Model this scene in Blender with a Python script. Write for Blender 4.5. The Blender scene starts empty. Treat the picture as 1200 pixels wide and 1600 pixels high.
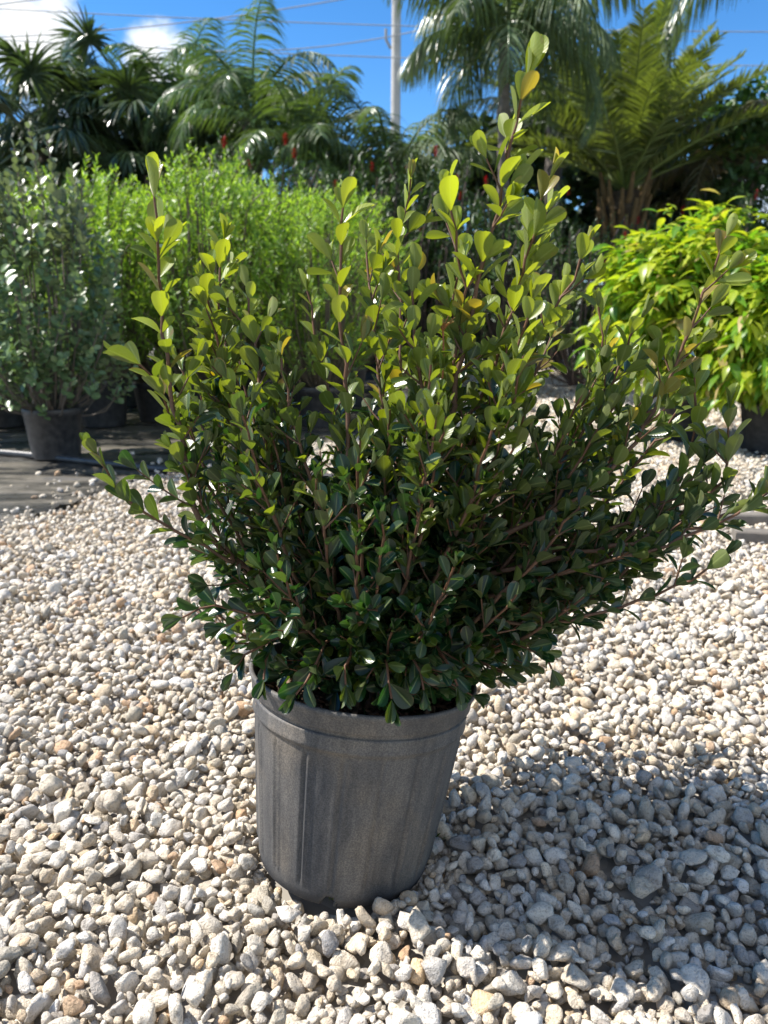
import bpy, bmesh, math, random
import numpy as np
from mathutils import Vector, Matrix
R = math.radians
rng = np.random.default_rng(11)
random.seed(11)
scene = bpy.context.scene
C = scene.collection
# ------------------------------------------------------------------ camera
CAMH, PITCH, FPX = 0.72, R(14.0), 1202.0
cd = bpy.data.cameras.new('camera')
cam = bpy.data.objects.new('camera', cd); C.objects.link(cam); scene.camera = cam
cam.location = (0, 0, CAMH); cam.rotation_euler = (R(90) - PITCH, 0, 0)
cd.sensor_fit = 'VERTICAL'; cd.sensor_height = 34.6; cd.lens = 26.0
cd.clip_start = 0.02; cd.clip_end = 3000
cd.dof.use_dof = True; cd.dof.focus_distance = 0.98; cd.dof.aperture_fstop = 6.5
# ------------------------------------------------------------------ light
SUN_EL = R(50.0)
sx, sy = -0.980, 0.199
sun_dir = Vector((sx * math.cos(SUN_EL), sy * math.cos(SUN_EL), math.sin(SUN_EL)))
ld = bpy.data.lights.new('sun', 'SUN'); ld.energy = 5.0; ld.angle = R(0.5); ld.color = (1.0, 0.95, 0.88)
sun = bpy.data.objects.new('sun', ld); C.objects.link(sun)
sun.rotation_euler = sun_dir.to_track_quat('Z', 'Y').to_euler(); sun.location = (-4, 2, 6)
scene.view_settings.view_transform = 'Standard'; scene.view_settings.look = 'None'
scene.view_settings.gamma = 1.0; scene.view_settings.exposure = 1.0
scene.view_settings.use_curve_mapping = False

def pdir(px, py):
    a, b = (px - 600) / FPX, (800 - py) / FPX
    return np.array((a, math.cos(PITCH) + b * math.sin(PITCH), -math.sin(PITCH) + b * math.cos(PITCH)))
def P(px, py, y):                       # a point seen at a pixel, y metres in front of the camera
    d = pdir(px, py); t = y / d[1]
    return np.array((d[0] * t, y, CAMH + d[2] * t))
def G(px, py, z=0.0):                   # a point of the ground seen at a pixel
    d = pdir(px, py); t = (z - CAMH) / d[2]
    return np.array((d[0] * t, d[1] * t, z))
def H(py, y): return P(600, py, y)[2]
def X(px, y, z=0.7): 
    dep = y * math.cos(PITCH) + (CAMH - z) * math.sin(PITCH)
    return (px - 600) / FPX * dep

# ------------------------------------------------------------------ world
w = bpy.data.worlds.new('World'); scene.world = w; w.use_nodes = True
nt = w.node_tree; nt.nodes.clear()
def N(nt, t, **k):
    n = nt.nodes.new(t)
    for a, b in k.items():
        setattr(n, a, b)
    return n
out = N(nt, 'ShaderNodeOutputWorld'); bg = N(nt, 'ShaderNodeBackground'); bg.inputs[1].default_value = 0.115
sky = N(nt, 'ShaderNodeTexSky', sky_type='NISHITA', sun_disc=False, sun_elevation=SUN_EL,
        sun_rotation=math.atan2(sx, sy), altitude=2600.0, air_density=1.0, dust_density=0.1, ozone_density=2.0)
tc = N(nt, 'ShaderNodeTexCoord')
mp = N(nt, 'ShaderNodeMapping'); mp.inputs['Scale'].default_value = (1.0, 1.0, 1.7)
nt.links.new(tc.outputs['Generated'], mp.inputs[0])
nz = N(nt, 'ShaderNodeTexNoise'); nz.inputs['Scale'].default_value = 5.5; nz.inputs['Detail'].default_value = 8; nz.inputs['Roughness'].default_value = 0.66
nt.links.new(mp.outputs[0], nz.inputs['Vector'])
def cloud_bias(px, py, c0, c1, amp):
    d = pdir(px, py); d = d / np.linalg.norm(d)
    vm = N(nt, 'ShaderNodeVectorMath', operation='DOT_PRODUCT'); vm.inputs[1].default_value = tuple(d)
    nt.links.new(tc.outputs['Generated'], vm.inputs[0])
    mr = N(nt, 'ShaderNodeMapRange'); mr.inputs[1].default_value = math.cos(R(c1)); mr.inputs[2].default_value = math.cos(R(c0)); mr.inputs[4].default_value = amp
    nt.links.new(vm.outputs['Value'], mr.inputs[0]); return mr.outputs[0]
def madd(a, b, op='ADD'):
    m = N(nt, 'ShaderNodeMath', operation=op)
    for i, v in enumerate((a, b)):
        if isinstance(v, (int, float)): m.inputs[i].default_value = v
        else: nt.links.new(v, m.inputs[i])
    return m.outputs[0]
tot = nz.outputs['Fac']

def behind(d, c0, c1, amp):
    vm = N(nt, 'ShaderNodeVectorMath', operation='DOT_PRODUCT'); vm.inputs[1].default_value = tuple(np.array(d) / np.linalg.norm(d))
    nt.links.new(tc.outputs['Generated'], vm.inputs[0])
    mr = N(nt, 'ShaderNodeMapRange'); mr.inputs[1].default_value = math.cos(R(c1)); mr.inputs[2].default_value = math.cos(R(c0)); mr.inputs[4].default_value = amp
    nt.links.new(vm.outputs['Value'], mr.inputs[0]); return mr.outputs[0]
tot = madd(tot, behind((.2, -1, .75), 20, 76, .27))      # added white cloud, unseen behind the camera, to raise neutral fill light
for a in ((-10, 20, 0, 5.4, 0.38), (258, 92, 0, 2.9, 0.33), (140, 260, 0, 8, 0.26), (1230, 300, 0, 9, .2)): tot = madd(tot, cloud_bias(*a))
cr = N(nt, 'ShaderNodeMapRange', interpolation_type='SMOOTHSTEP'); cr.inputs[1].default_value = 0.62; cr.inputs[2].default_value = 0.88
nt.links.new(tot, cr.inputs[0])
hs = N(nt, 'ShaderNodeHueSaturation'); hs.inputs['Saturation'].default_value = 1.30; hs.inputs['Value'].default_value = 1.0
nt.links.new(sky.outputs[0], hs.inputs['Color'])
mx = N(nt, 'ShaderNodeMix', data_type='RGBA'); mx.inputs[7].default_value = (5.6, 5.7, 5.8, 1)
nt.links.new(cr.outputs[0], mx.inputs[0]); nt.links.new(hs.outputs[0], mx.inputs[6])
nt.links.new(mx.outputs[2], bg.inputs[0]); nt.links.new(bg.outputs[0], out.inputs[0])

# ------------------------------------------------------------------ mesh helpers
def mesh_from(name, V, faces, attrs=None, smooth=True):
    """V (n,3); faces: list of int arrays (m,k)."""
    me = bpy.data.meshes.new(name)
    V = np.asarray(V, np.float32); faces = [np.asarray(f, np.int32) for f in faces if len(f)]
    me.vertices.add(len(V)); me.vertices.foreach_set('co', V.ravel())
    loops = np.concatenate([f.ravel() for f in faces])
    counts = np.concatenate([np.full(len(f), f.shape[1], np.int32) for f in faces])
    starts = np.concatenate([[0], np.cumsum(counts)[:-1]]).astype(np.int32)
    me.loops.add(len(loops)); me.loops.foreach_set('vertex_index', loops)
    me.polygons.add(len(counts)); me.polygons.foreach_set('loop_start', starts)
    me.polygons.foreach_set('use_smooth', np.full(len(counts), smooth))
    for k, (typ, data) in (attrs or {}).items():
        data = np.asarray(data, np.float32)
        a = me.attributes.new(k, typ, 'POINT')
        if typ == 'FLOAT_COLOR':
            if data.shape[1] == 3: data = np.concatenate([data, np.ones((len(data), 1), np.float32)], 1)
            a.data.foreach_set('color', data.ravel())
        elif typ == 'FLOAT': a.data.foreach_set('value', data.ravel())
        else: a.data.foreach_set('vector', data.ravel())
    me.update(calc_edges=True); me.validate()
    return me
def obj(name, me, m, parent=None):
    o = bpy.data.objects.new(name, me); C.objects.link(o)
    if m is not None and len(me.materials) == 0: me.materials.append(m)
    if parent: o.parent = parent
    return o
def tag(o, label=None, cat=None, group=None, kind=None):
    if label: o['label'] = label
    if cat: o['category'] = cat
    if group: o['group'] = group
    if kind: o['kind'] = kind
    return o
def thing(name, label, cat, loc=(0, 0, 0), rz=0.0, group=None):
    o = bpy.data.objects.new(name, None); C.objects.link(o); o.location = loc; o.rotation_euler = (0, 0, rz)
    o.empty_display_size = 0.1
    return tag(o, label, cat, group)
def copy_tree(o, parent=None):
    c = o.copy(); C.objects.link(c); c.parent = parent
    for ch in list(o.children): copy_tree(ch, c)
    return c

class Buf:
    def __init__(s): s.v = []; s.f = {}; s.t = []; s.n = 0; s.uv = []
    def add(s, V, F, T, UV=None):
        V = np.asarray(V, float).reshape(-1, 3)
        s.v.append(V); s.t.append(np.broadcast_to(np.asarray(T, float), (len(V), 3)))
        s.uv.append(np.zeros((len(V), 3)) if UV is None else UV)
        F = np.asarray(F, int); s.f.setdefault(F.shape[1], []).append(F + s.n); s.n += len(V)
    def obj(s, name, m, parent=None, smooth=True):
        me = mesh_from(name, np.concatenate(s.v), [np.concatenate(x) for x in s.f.values()],
                       {'tint': ('FLOAT_COLOR', np.concatenate(s.t)), 'luv': ('FLOAT_VECTOR', np.concatenate(s.uv))}, smooth)
        return obj(name, me, m, parent)
def unit(a):
    a = np.asarray(a, float); return a / np.maximum(np.linalg.norm(a, axis=-1, keepdims=True), 1e-9)
def tube(b, pts, rad, tint, sides=6, cap=True):
    pts = np.asarray(pts, float); n = len(pts); rad = np.broadcast_to(np.asarray(rad, float), (n,))
    T = unit(np.gradient(pts, axis=0))
    ref = np.array((0.31, 0.17, 0.93)) if abs(T[0] @ np.array((0.31, 0.17, 0.93))) < .9 else np.array((1., 0, 0))
    A = unit(np.cross(T, ref)); B = np.cross(T, A)
    th = np.arange(sides) / sides * 2 * math.pi
    V = pts[:, None] + rad[:, None, None] * (A[:, None] * np.cos(th)[None, :, None] + B[:, None] * np.sin(th)[None, :, None])
    i = np.arange(n - 1)[:, None] * sides; j = np.arange(sides)[None]; k = (j + 1) % sides
    F = np.stack([i + j, i + k, i + sides + k, i + sides + j], -1).reshape(-1, 4)
    tint = np.asarray(tint, float)
    if tint.ndim == 2: tint = np.repeat(tint, sides, 0)
    b.add(V.reshape(-1, 3), F, tint)
def catmull(pts, step):
    pts = np.asarray(pts, float)
    if len(pts) == 2: pts = np.array([pts[0], pts.mean(0), pts[1]])
    ext = np.concatenate([[2 * pts[0] - pts[1]], pts, [2 * pts[-1] - pts[-2]]]); o = []
    for i in range(len(pts) - 1):
        p0, p1, p2, p3 = ext[i:i + 4]; t = np.linspace(0, 1, 14)[:-1, None]
        o.append(.5 * (2 * p1 + (p2 - p0) * t + (2 * p0 - 5 * p1 + 4 * p2 - p3) * t ** 2 + (3 * p1 - p0 - 3 * p2 + p3) * t ** 3))
    o = np.concatenate(o + [pts[-1:]])
    s = np.concatenate([[0], np.cumsum(np.linalg.norm(np.diff(o, axis=0), axis=1))])
    n = max(3, int(s[-1] / step) + 1); q = np.linspace(0, s[-1], n)
    return np.stack([np.interp(q, s, o[:, k]) for k in range(3)], 1)
def template(us, ws, cols, cup, bend):
    """leaf outline: u along, half width ws; returns T (k,3)=(u,v,w), F, UV"""
    V = []; UV = []
    for u, hw in zip(us, ws):
        for c in cols: V.append((u, c * hw, cup * abs(c) ** 1.3 * hw - bend * u * u)); UV.append((u, c, 0))
    nc = len(cols); F = [(r * nc + c, (r + 1) * nc + c, (r + 1) * nc + c + 1, r * nc + c + 1) for r in range(len(us) - 1) for c in range(nc - 1)]
    return np.array(V), np.array(F), np.array(UV)
OBOV = template([0, .08, .22, .38, .54, .70, .84, .94, 1.0], [.03, .06, .20, .35, .45, .48, .43, .30, .10], [-1, -.5, 0, .5, 1], .22, .08)
OVAL = template([0, .1, .35, .65, .88, 1.0], [.03, .10, .36, .42, .26, .04], [-1, 0, 1], .25, .08)
LANC = template([0, .12, .35, .6, .82, 1.0], [.02, .10, .20, .19, .10, .01], [-1, 0, 1], .3, .22)
NARR = template([0, .4, .75, 1.0], [.05, .12, .10, .01], [-1, 0, 1], .3, .05)
CARD = template([0, .5, 1.0], [.12, .42, .08], [-1, 1], .0, .10)
def leaves(b, tmpl, Pp, D, Nn, L, W, tint, bendj=None):
    T, F, UV = tmpl; D = unit(D); S = unit(np.cross(Nn, D)); Nn = np.cross(D, S); n = len(Pp); k = len(T)
    L = np.broadcast_to(np.asarray(L, float), (n,)); W = np.broadcast_to(np.asarray(W, float), (n,))
    wz = T[None, :, 2] * L[:, None]
    if bendj is not None: wz = wz + bendj[:, None] * (T[None, :, 0] ** 2) * L[:, None]
    V = Pp[:, None] + D[:, None] * (T[None, :, 0] * L[:, None])[..., None] + S[:, None] * (T[None, :, 1] * W[:, None])[..., None] + Nn[:, None] * wz[..., None]
    FF = (F[None] + (np.arange(n) * k)[:, None, None]).reshape(-1, F.shape[1])
    tint = np.asarray(tint, float)
    TT = np.repeat(tint, k, 0) if tint.ndim == 2 else tint
    b.add(V.reshape(-1, 3), FF, TT, np.tile(UV, (n, 1)))
def strips(b, P0, D, W, L, wd, grav, tint, segs=4, tip=.08):
    n = len(P0); D = unit(D); W = unit(W); L = np.broadcast_to(np.asarray(L, float), (n,)); wd = np.broadcast_to(np.asarray(wd, float), (n,)); grav = np.broadcast_to(np.asarray(grav, float), (n,))
    s = np.linspace(0, 1, segs + 1); prof = np.interp(s, [0, .25, .6, 1], [.6, 1, .85, tip])
    p = P0.copy(); d = D.copy(); rows = []
    for i, q in enumerate(s):
        rows.append(np.stack([p - W * (wd * prof[i] / 2)[:, None], p + W * (wd * prof[i] / 2)[:, None]], 1))
        d = unit(d + np.array((0, 0, -1.)) * (grav / segs)[:, None]); p = p + d * (L / segs)[:, None]
    V = np.stack(rows, 1).reshape(-1, 3); k = 2 * (segs + 1)
    F = np.array([(2 * i, 2 * i + 1, 2 * i + 3, 2 * i + 2) for i in range(segs)])
    FF = (F[None] + (np.arange(n) * k)[:, None, None]).reshape(-1, 4)
    tint = np.asarray(tint, float)
    b.add(V, FF, np.repeat(tint, k, 0) if tint.ndim == 2 else tint)

# ------------------------------------------------------------------ materials
def mat(name):
    m = bpy.data.materials.new(name); m.use_nodes = True; t = m.node_tree; t.nodes.clear()
    o = N(t, 'ShaderNodeOutputMaterial'); p = N(t, 'ShaderNodeBsdfPrincipled'); t.links.new(p.outputs[0], o.inputs[0])
    return m, t, p, o
def setp(p, **k):
    for a, b in k.items(): p.inputs[a.replace('_', ' ')].default_value = b
def noise(t, scale, detail=5, rough=.55, coord='Object', vec=None):
    n = N(t, 'ShaderNodeTexNoise'); n.inputs['Scale'].default_value = scale; n.inputs['Detail'].default_value = detail; n.inputs['Roughness'].default_value = rough
    c = N(t, 'ShaderNodeTexCoord'); t.links.new(vec if vec is not None else c.outputs[coord], n.inputs['Vector']); return n
def ramp(t, src, stops):
    r = N(t, 'ShaderNodeValToRGB'); t.links.new(src, r.inputs[0]); e = r.color_ramp.elements
    while len(e) < len(stops): e.new(.5)
    for x, (p, c) in zip(e, stops): x.position = p; x.color = (*c, 1) if len(c) == 3 else c
    return r.outputs[0]
def mix(t, f, a, b, mode='MIX'):
    m = N(t, 'ShaderNodeMix', data_type='RGBA', blend_type=mode)
    for i, v in ((0, f), (6, a), (7, b)):
        if isinstance(v, (int, float)): m.inputs[i].default_value = v
        elif isinstance(v, tuple): m.inputs[i].default_value = (*v, 1) if len(v) == 3 else v
        else: t.links.new(v, m.inputs[i])
    return m.outputs[2]
def bump(t, p, h, strength=.4, dist=.002):
    b = N(t, 'ShaderNodeBump'); b.inputs['Strength'].default_value = strength; b.inputs['Distance'].default_value = dist
    t.links.new(h, b.inputs['Height']); t.links.new(b.outputs[0], p.inputs['Normal']); return b
def attr(t, n='tint'):
    a = N(t, 'ShaderNodeAttribute'); a.attribute_name = n; return a
def leaf_mat(name, rough=.35, trans=.35, under=(.2, .22, .1), umix=.5, vein=True, spec=.5, tboost=(1.5, 1.6, .5), bumps=60):
    m, t, p, o = mat(name); a = attr(t).outputs['Color']
    geo = N(t, 'ShaderNodeNewGeometry')
    nz_ = noise(t, bumps, 3)
    col = mix(t, .35, a, ramp(t, nz_.outputs['Fac'], [(.3, (.55, .6, .5)), (.7, (1.25, 1.2, 1.1))]), 'MULTIPLY')
    if vein:
        sp = N(t, 'ShaderNodeSeparateXYZ'); t.links.new(attr(t, 'luv').outputs['Vector'], sp.inputs[0])
        ab = N(t, 'ShaderNodeMath', operation='ABSOLUTE'); t.links.new(sp.outputs[1], ab.inputs[0])
        mr = N(t, 'ShaderNodeMapRange'); mr.inputs[1].default_value = .03; mr.inputs[2].default_value = .13; mr.inputs[3].default_value = .5; mr.inputs[4].default_value = 0
        t.links.new(ab.outputs[0], mr.inputs[0])
        col = mix(t, mr.outputs[0], col, mix(t, .6, a, (.5, .6, .22)))
        # faint side veins
        w1 = N(t, 'ShaderNodeMath', operation='MULTIPLY_ADD'); t.links.new(ab.outputs[0], w1.inputs[0]); w1.inputs[1].default_value = -.28; t.links.new(sp.outputs[0], w1.inputs[2])
        w2 = N(t, 'ShaderNodeMath', operation='MULTIPLY'); t.links.new(w1.outputs[0], w2.inputs[0]); w2.inputs[1].default_value = 62
        w3 = N(t, 'ShaderNodeMath', operation='SINE'); t.links.new(w2.outputs[0], w3.inputs[0])
        bump(t, p, w3.outputs[0], .10, .0004)
    if vein:
        wn = noise(t, 38, 2); wm = N(t, 'ShaderNodeMath', operation='MULTIPLY_ADD'); t.links.new(ab.outputs[0], wm.inputs[0]); wm.inputs[1].default_value = .16
        su = N(t, 'ShaderNodeMath', operation='MULTIPLY_ADD'); t.links.new(sp.outputs[0], su.inputs[0]); su.inputs[1].default_value = .12; t.links.new(wn.outputs['Fac'], su.inputs[2]); t.links.new(su.outputs[0], wm.inputs[2])
        ws = N(t, 'ShaderNodeMapRange'); ws.inputs[1].default_value = .84; ws.inputs[2].default_value = .90; ws.inputs[4].default_value = .75; t.links.new(wm.outputs[0], ws.inputs[0])
        col = mix(t, ws.outputs[0], col, (.20, .11, .04))
    un = mix(t, umix, col, under)
    col2 = mix(t, geo.outputs['Backfacing'], col, un)
    t.links.new(col2, p.inputs['Base Color'])
    rr = N(t, 'ShaderNodeMapRange'); rr.inputs[3].default_value = rough; rr.inputs[4].default_value = min(.8, rough + .3); t.links.new(geo.outputs['Backfacing'], rr.inputs[0]); t.links.new(rr.outputs[0], p.inputs['Roughness'])
    setp(p, Specular_IOR_Level=spec)
    tr = N(t, 'ShaderNodeBsdfTranslucent'); t.links.new(mix(t, 1.0, a, (*tboost, 1), 'MULTIPLY'), tr.inputs[0])
    ms = N(t, 'ShaderNodeMixShader'); ms.inputs[0].default_value = trans
    t.links.new(p.outputs[0], ms.inputs[1]); t.links.new(tr.outputs[0], ms.inputs[2]); t.links.new(ms.outputs[0], o.inputs[0])
    return m
M = {}
M['leaf'] = leaf_mat('glossy_leaf', .30, .38, (.20, .22, .07), .34, spec=.65, tboost=(2.3, 2.15, .4))
M['greyleaf'] = leaf_mat('grey_leaf', .33, .25, (.22, .27, .16), .5, spec=.6, tboost=(1.6, 1.7, .8))
M['brightleaf'] = leaf_mat('bright_leaf', .4, .45, (.2, .25, .1), .3, vein=False, tboost=(1.7, 1.7, .5), bumps=8)
M['yellowleaf'] = leaf_mat('yellow_leaf', .35, .45, (.45, .5, .15), .3, vein=True, tboost=(1.5, 1.5, .5), bumps=10)
M['palmleaf'] = leaf_mat('palm_leaf', .32, .25, (.12, .16, .07), .3, vein=False, spec=.6, tboost=(1.8, 1.8, .6), bumps=3)
M['treeleaf'] = leaf_mat('tree_leaf', .45, .25, (.08, .11, .04), .3, vein=False, tboost=(1.6, 1.7, .6), bumps=3)
def simple(name, rough=.7, nscale=40, amt=.5, bs=.3, bd=.002, spec=.4, coord='Object', lo=.6, hi=1.3):
    m, t, p, o = mat(name); n = noise(t, nscale, 6)
    t.links.new(mix(t, amt, attr(t).outputs['Color'], ramp(t, n.outputs['Fac'], [(.3, (lo,) * 3), (.7, (hi,) * 3)]), 'MULTIPLY'), p.inputs['Base Color'])
    setp(p, Roughness=rough, Specular_IOR_Level=spec); bump(t, p, n.outputs['Fac'], bs, bd); return m
M['bark'] = simple('twig_bark', .65, 260, .6, .5, .0006)
M['trunk'] = simple('palm_trunk', .85, 14, .8, .8, .02)
M['metal'] = simple('pole_concrete', .6, 3, .4, .2, .01)
M['petal'] = simple('petal', .6, 40, .3, .2, .002)
# gravel stones
m, t, p, o = mat('limestone'); a = attr(t).outputs['Color']
n1 = noise(t, 90, 7, .65); n2 = noise(t, 420, 4, .6); n3 = noise(t, 26, 3)
c = mix(t, .75, a, ramp(t, n1.outputs['Fac'], [(.32, (.50, .46, .42)), (.46, (.95, .93, .91)), (.70, (1.16, 1.15, 1.13))]), 'MULTIPLY')
c = mix(t, .6, c, ramp(t, n2.outputs['Fac'], [(.34, (.45, .41, .36)), (.47, (1, 1, 1))]), 'MULTIPLY')
c = mix(t, ramp(t, n3.outputs['Fac'], [(.58, (0, 0, 0)), (.74, (.55, .55, .55))]), c, (.5, .40, .27))
t.links.new(c, p.inputs['Base Color']); setp(p, Roughness=.88, Specular_IOR_Level=.25)
ad = N(t, 'ShaderNodeMath', operation='MULTIPLY_ADD'); t.links.new(n2.outputs['Fac'], ad.inputs[0]); ad.inputs[1].default_value = .42; t.links.new(n1.outputs['Fac'], ad.inputs[2])
bump(t, p, ad.outputs[0], 1.0, .0075); M['stone'] = m
# gravel bed under the stones
m, t, p, o = mat('gravel_bed'); v = N(t, 'ShaderNodeTexVoronoi'); v.inputs['Scale'].default_value = 45
cc = N(t, 'ShaderNodeTexCoord'); t.links.new(cc.outputs['Object'], v.inputs['Vector'])
bw_ = N(t, 'ShaderNodeRGBToBW'); t.links.new(v.outputs['Color'], bw_.inputs[0])
t.links.new(mix(t, .5, (.46, .42, .36), bw_.outputs[0], 'MULTIPLY'), p.inputs['Base Color']); setp(p, Roughness=.95)
bump(t, p, v.outputs['Distance'], -1.0, .015); M['bed'] = m
# far ground
m, t, p, o = mat('earth'); n = noise(t, .8, 8); n2 = noise(t, 18, 5)
c = mix(t, .5, ramp(t, n.outputs['Fac'], [(.35, (.07, .06, .035)), (.6, (.05, .075, .02))]), n2.outputs['Color'], 'MULTIPLY')
t.links.new(c, p.inputs['Base Color']); setp(p, Roughness=.95); bump(t, p, n2.outputs['Fac'], .8, .05); M['earth'] = m
# weed mat
m, t, p, o = mat('weed_mat'); cc = N(t, 'ShaderNodeTexCoord'); mpn = N(t, 'ShaderNodeMapping'); mpn.inputs['Scale'].default_value = (.7, 3.2, 1); t.links.new(cc.outputs['Object'], mpn.inputs[0])
n = noise(t, 2.2, 7, .6, vec=mpn.outputs[0]); n2 = noise(t, 30, 5); n3 = noise(t, 260, 2)
c = ramp(t, n.outputs['Fac'], [(.32, (.025, .025, .027)), (.48, (.05, .047, .040)), (.60, (.12, .105, .08)), (.72, (.06, .06, .062))])
c = mix(t, .5, c, ramp(t, n2.outputs['Fac'], [(.35, (.6, .6, .6)), (.6, (1.2, 1.2, 1.2))]), 'MULTIPLY')
t.links.new(c, p.inputs['Base Color']); t.links.new(ramp(t, n.outputs['Fac'], [(.40, (.22, .22, .22)), (.66, (.62, .62, .62))]), p.inputs['Roughness'])
ad = N(t, 'ShaderNodeMath', operation='MULTIPLY_ADD'); t.links.new(n3.outputs['Fac'], ad.inputs[0]); ad.inputs[1].default_value = .06; t.links.new(n.outputs['Fac'], ad.inputs[2])
bump(t, p, ad.outputs[0], .7, .04); M['mat'] = m
# plastic pot, dusty
m, t, p, o = mat('dusty_black_plastic'); cc = N(t, 'ShaderNodeTexCoord')
mpn = N(t, 'ShaderNodeMapping'); mpn.inputs['Scale'].default_value = (1, 1, .22); t.links.new(cc.outputs['Object'], mpn.inputs[0])
n1 = noise(t, 520, 3, .7); n2 = noise(t, 16, 6, .6, vec=mpn.outputs[0]); n3 = noise(t, 95, 5, .7, vec=mpn.outputs[0])
sp = N(t, 'ShaderNodeSeparateXYZ'); t.links.new(cc.outputs['Object'], sp.inputs[0])
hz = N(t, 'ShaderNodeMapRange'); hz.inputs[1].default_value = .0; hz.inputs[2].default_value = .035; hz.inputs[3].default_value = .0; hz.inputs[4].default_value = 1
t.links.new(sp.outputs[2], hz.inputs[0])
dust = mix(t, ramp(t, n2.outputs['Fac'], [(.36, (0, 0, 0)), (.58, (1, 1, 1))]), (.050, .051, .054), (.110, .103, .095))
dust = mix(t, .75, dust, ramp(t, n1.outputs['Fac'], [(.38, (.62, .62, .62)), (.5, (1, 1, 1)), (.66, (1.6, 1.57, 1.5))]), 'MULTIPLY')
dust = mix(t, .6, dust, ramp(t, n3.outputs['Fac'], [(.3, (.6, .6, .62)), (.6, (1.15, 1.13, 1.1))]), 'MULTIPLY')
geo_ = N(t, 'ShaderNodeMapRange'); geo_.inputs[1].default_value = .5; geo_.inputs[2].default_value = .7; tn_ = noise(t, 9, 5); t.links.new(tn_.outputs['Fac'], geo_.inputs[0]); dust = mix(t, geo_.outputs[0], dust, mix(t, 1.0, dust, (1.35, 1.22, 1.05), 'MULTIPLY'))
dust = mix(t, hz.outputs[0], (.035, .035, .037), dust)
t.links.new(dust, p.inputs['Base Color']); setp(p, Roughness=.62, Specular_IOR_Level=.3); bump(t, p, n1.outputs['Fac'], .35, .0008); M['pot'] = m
m, t, p, o = mat('black_plastic'); n1 = noise(t, 30, 5)
t.links.new(ramp(t, n1.outputs['Fac'], [(.3, (.018, .018, .02)), (.7, (.06, .058, .055))]), p.inputs['Base Color']); setp(p, Roughness=.42); M['blackpot'] = m
m, t, p, o = mat('potting_mix'); n1 = noise(t, 120, 7, .7)
t.links.new(ramp(t, n1.outputs['Fac'], [(.3, (.02, .012, .008)), (.6, (.09, .055, .035)), (.8, (.16, .1, .06))]), p.inputs['Base Color']); setp(p, Roughness=.95); bump(t, p, n1.outputs['Fac'], 1, .012); M['soil'] = m
M['timber'] = simple('weathered_timber', .8, 12, .7, .5, .01)

# ------------------------------------------------------------------ ground
def sheet(name, pts, z, m):
    pts = np.array([(q[0], q[1], z) for q in pts]); me = mesh_from(name, pts, [np.arange(len(pts))[None]], None, False); return obj(name, me, m)
g = sheet('ground', [(-400, -60), (400, -60), (400, 900), (-400, 900)], -.075, M['earth']); tag(g, kind='structure')
POT_B = np.array((-.058, .92, -.004)); POT_R = np.array((-.0275, .950, .263))
mat_edge = [G(-260, 930)[:2], G(-60, 845)[:2], G(40, 812)[:2], G(110, 792)[:2], G(170, 764)[:2], G(230, 742)[:2], G(330, 732)[:2], G(470, 712)[:2], G(560, 672)[:2], G(610, 620)[:2], G(640, 590)[:2], G(650, 560)[:2]]
mat_edge = np.array(mat_edge)
def mat_side(x, y):     # True where the weed mat lies (left of its edge), with a wobble
    yy = mat_edge[:, 1]; o = np.argsort(yy)
    ex = np.interp(y, yy[o], mat_edge[o, 0], left=-99)
    return x < ex
bedpts = [(-6, -1.5), (9, -1.5), (9, 22), (-14, 22), (-14, 2.2)]
tag(sheet('gravel_bed', bedpts, -.024, M['bed']), kind='structure')
# weed mat: a finely divided, slightly wrinkled sheet cut along its edge
def mat_sheet(name, inside, x0, x1, y0, y1, step, z):
    xs = np.arange(x0, x1, step); ys = np.arange(y0, y1, step); XX, YY = np.meshgrid(xs, ys)
    ZZ = z + .006 * np.sin(XX * 2.1 + YY * 5.3) + .005 * np.sin(YY * 11 + 1.3 * np.sin(XX * 3)) + .002 * rng.standard_normal(XX.shape)
    V = np.stack([XX, YY, ZZ], -1).reshape(-1, 3); nx = len(xs)
    idx = np.arange(len(V)).reshape(XX.shape); F = np.stack([idx[:-1, :-1], idx[:-1, 1:], idx[1:, 1:], idx[1:, :-1]], -1).reshape(-1, 4)
    ctr = V[F].mean(1); F = F[inside(ctr[:, 0], ctr[:, 1])]
    used = np.unique(F); remap = np.zeros(len(V), int); remap[used] = np.arange(len(used))
    me = mesh_from(name, V[used], [remap[F]]); o = obj(name, me, M['mat']); return tag(o, kind='structure')
mat_sheet('weed_mat', mat_side, -9, 1.2, 2.0, 14, .04, .004)
RM0 = G(1120, 812)
mat_sheet('weed_mat', lambda x, y: (x > RM0[0] + .05 + (y - RM0[1]) * .52) & (y > RM0[1] + .05), RM0[0], 8, RM0[1], 12, .06, .002)

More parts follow.
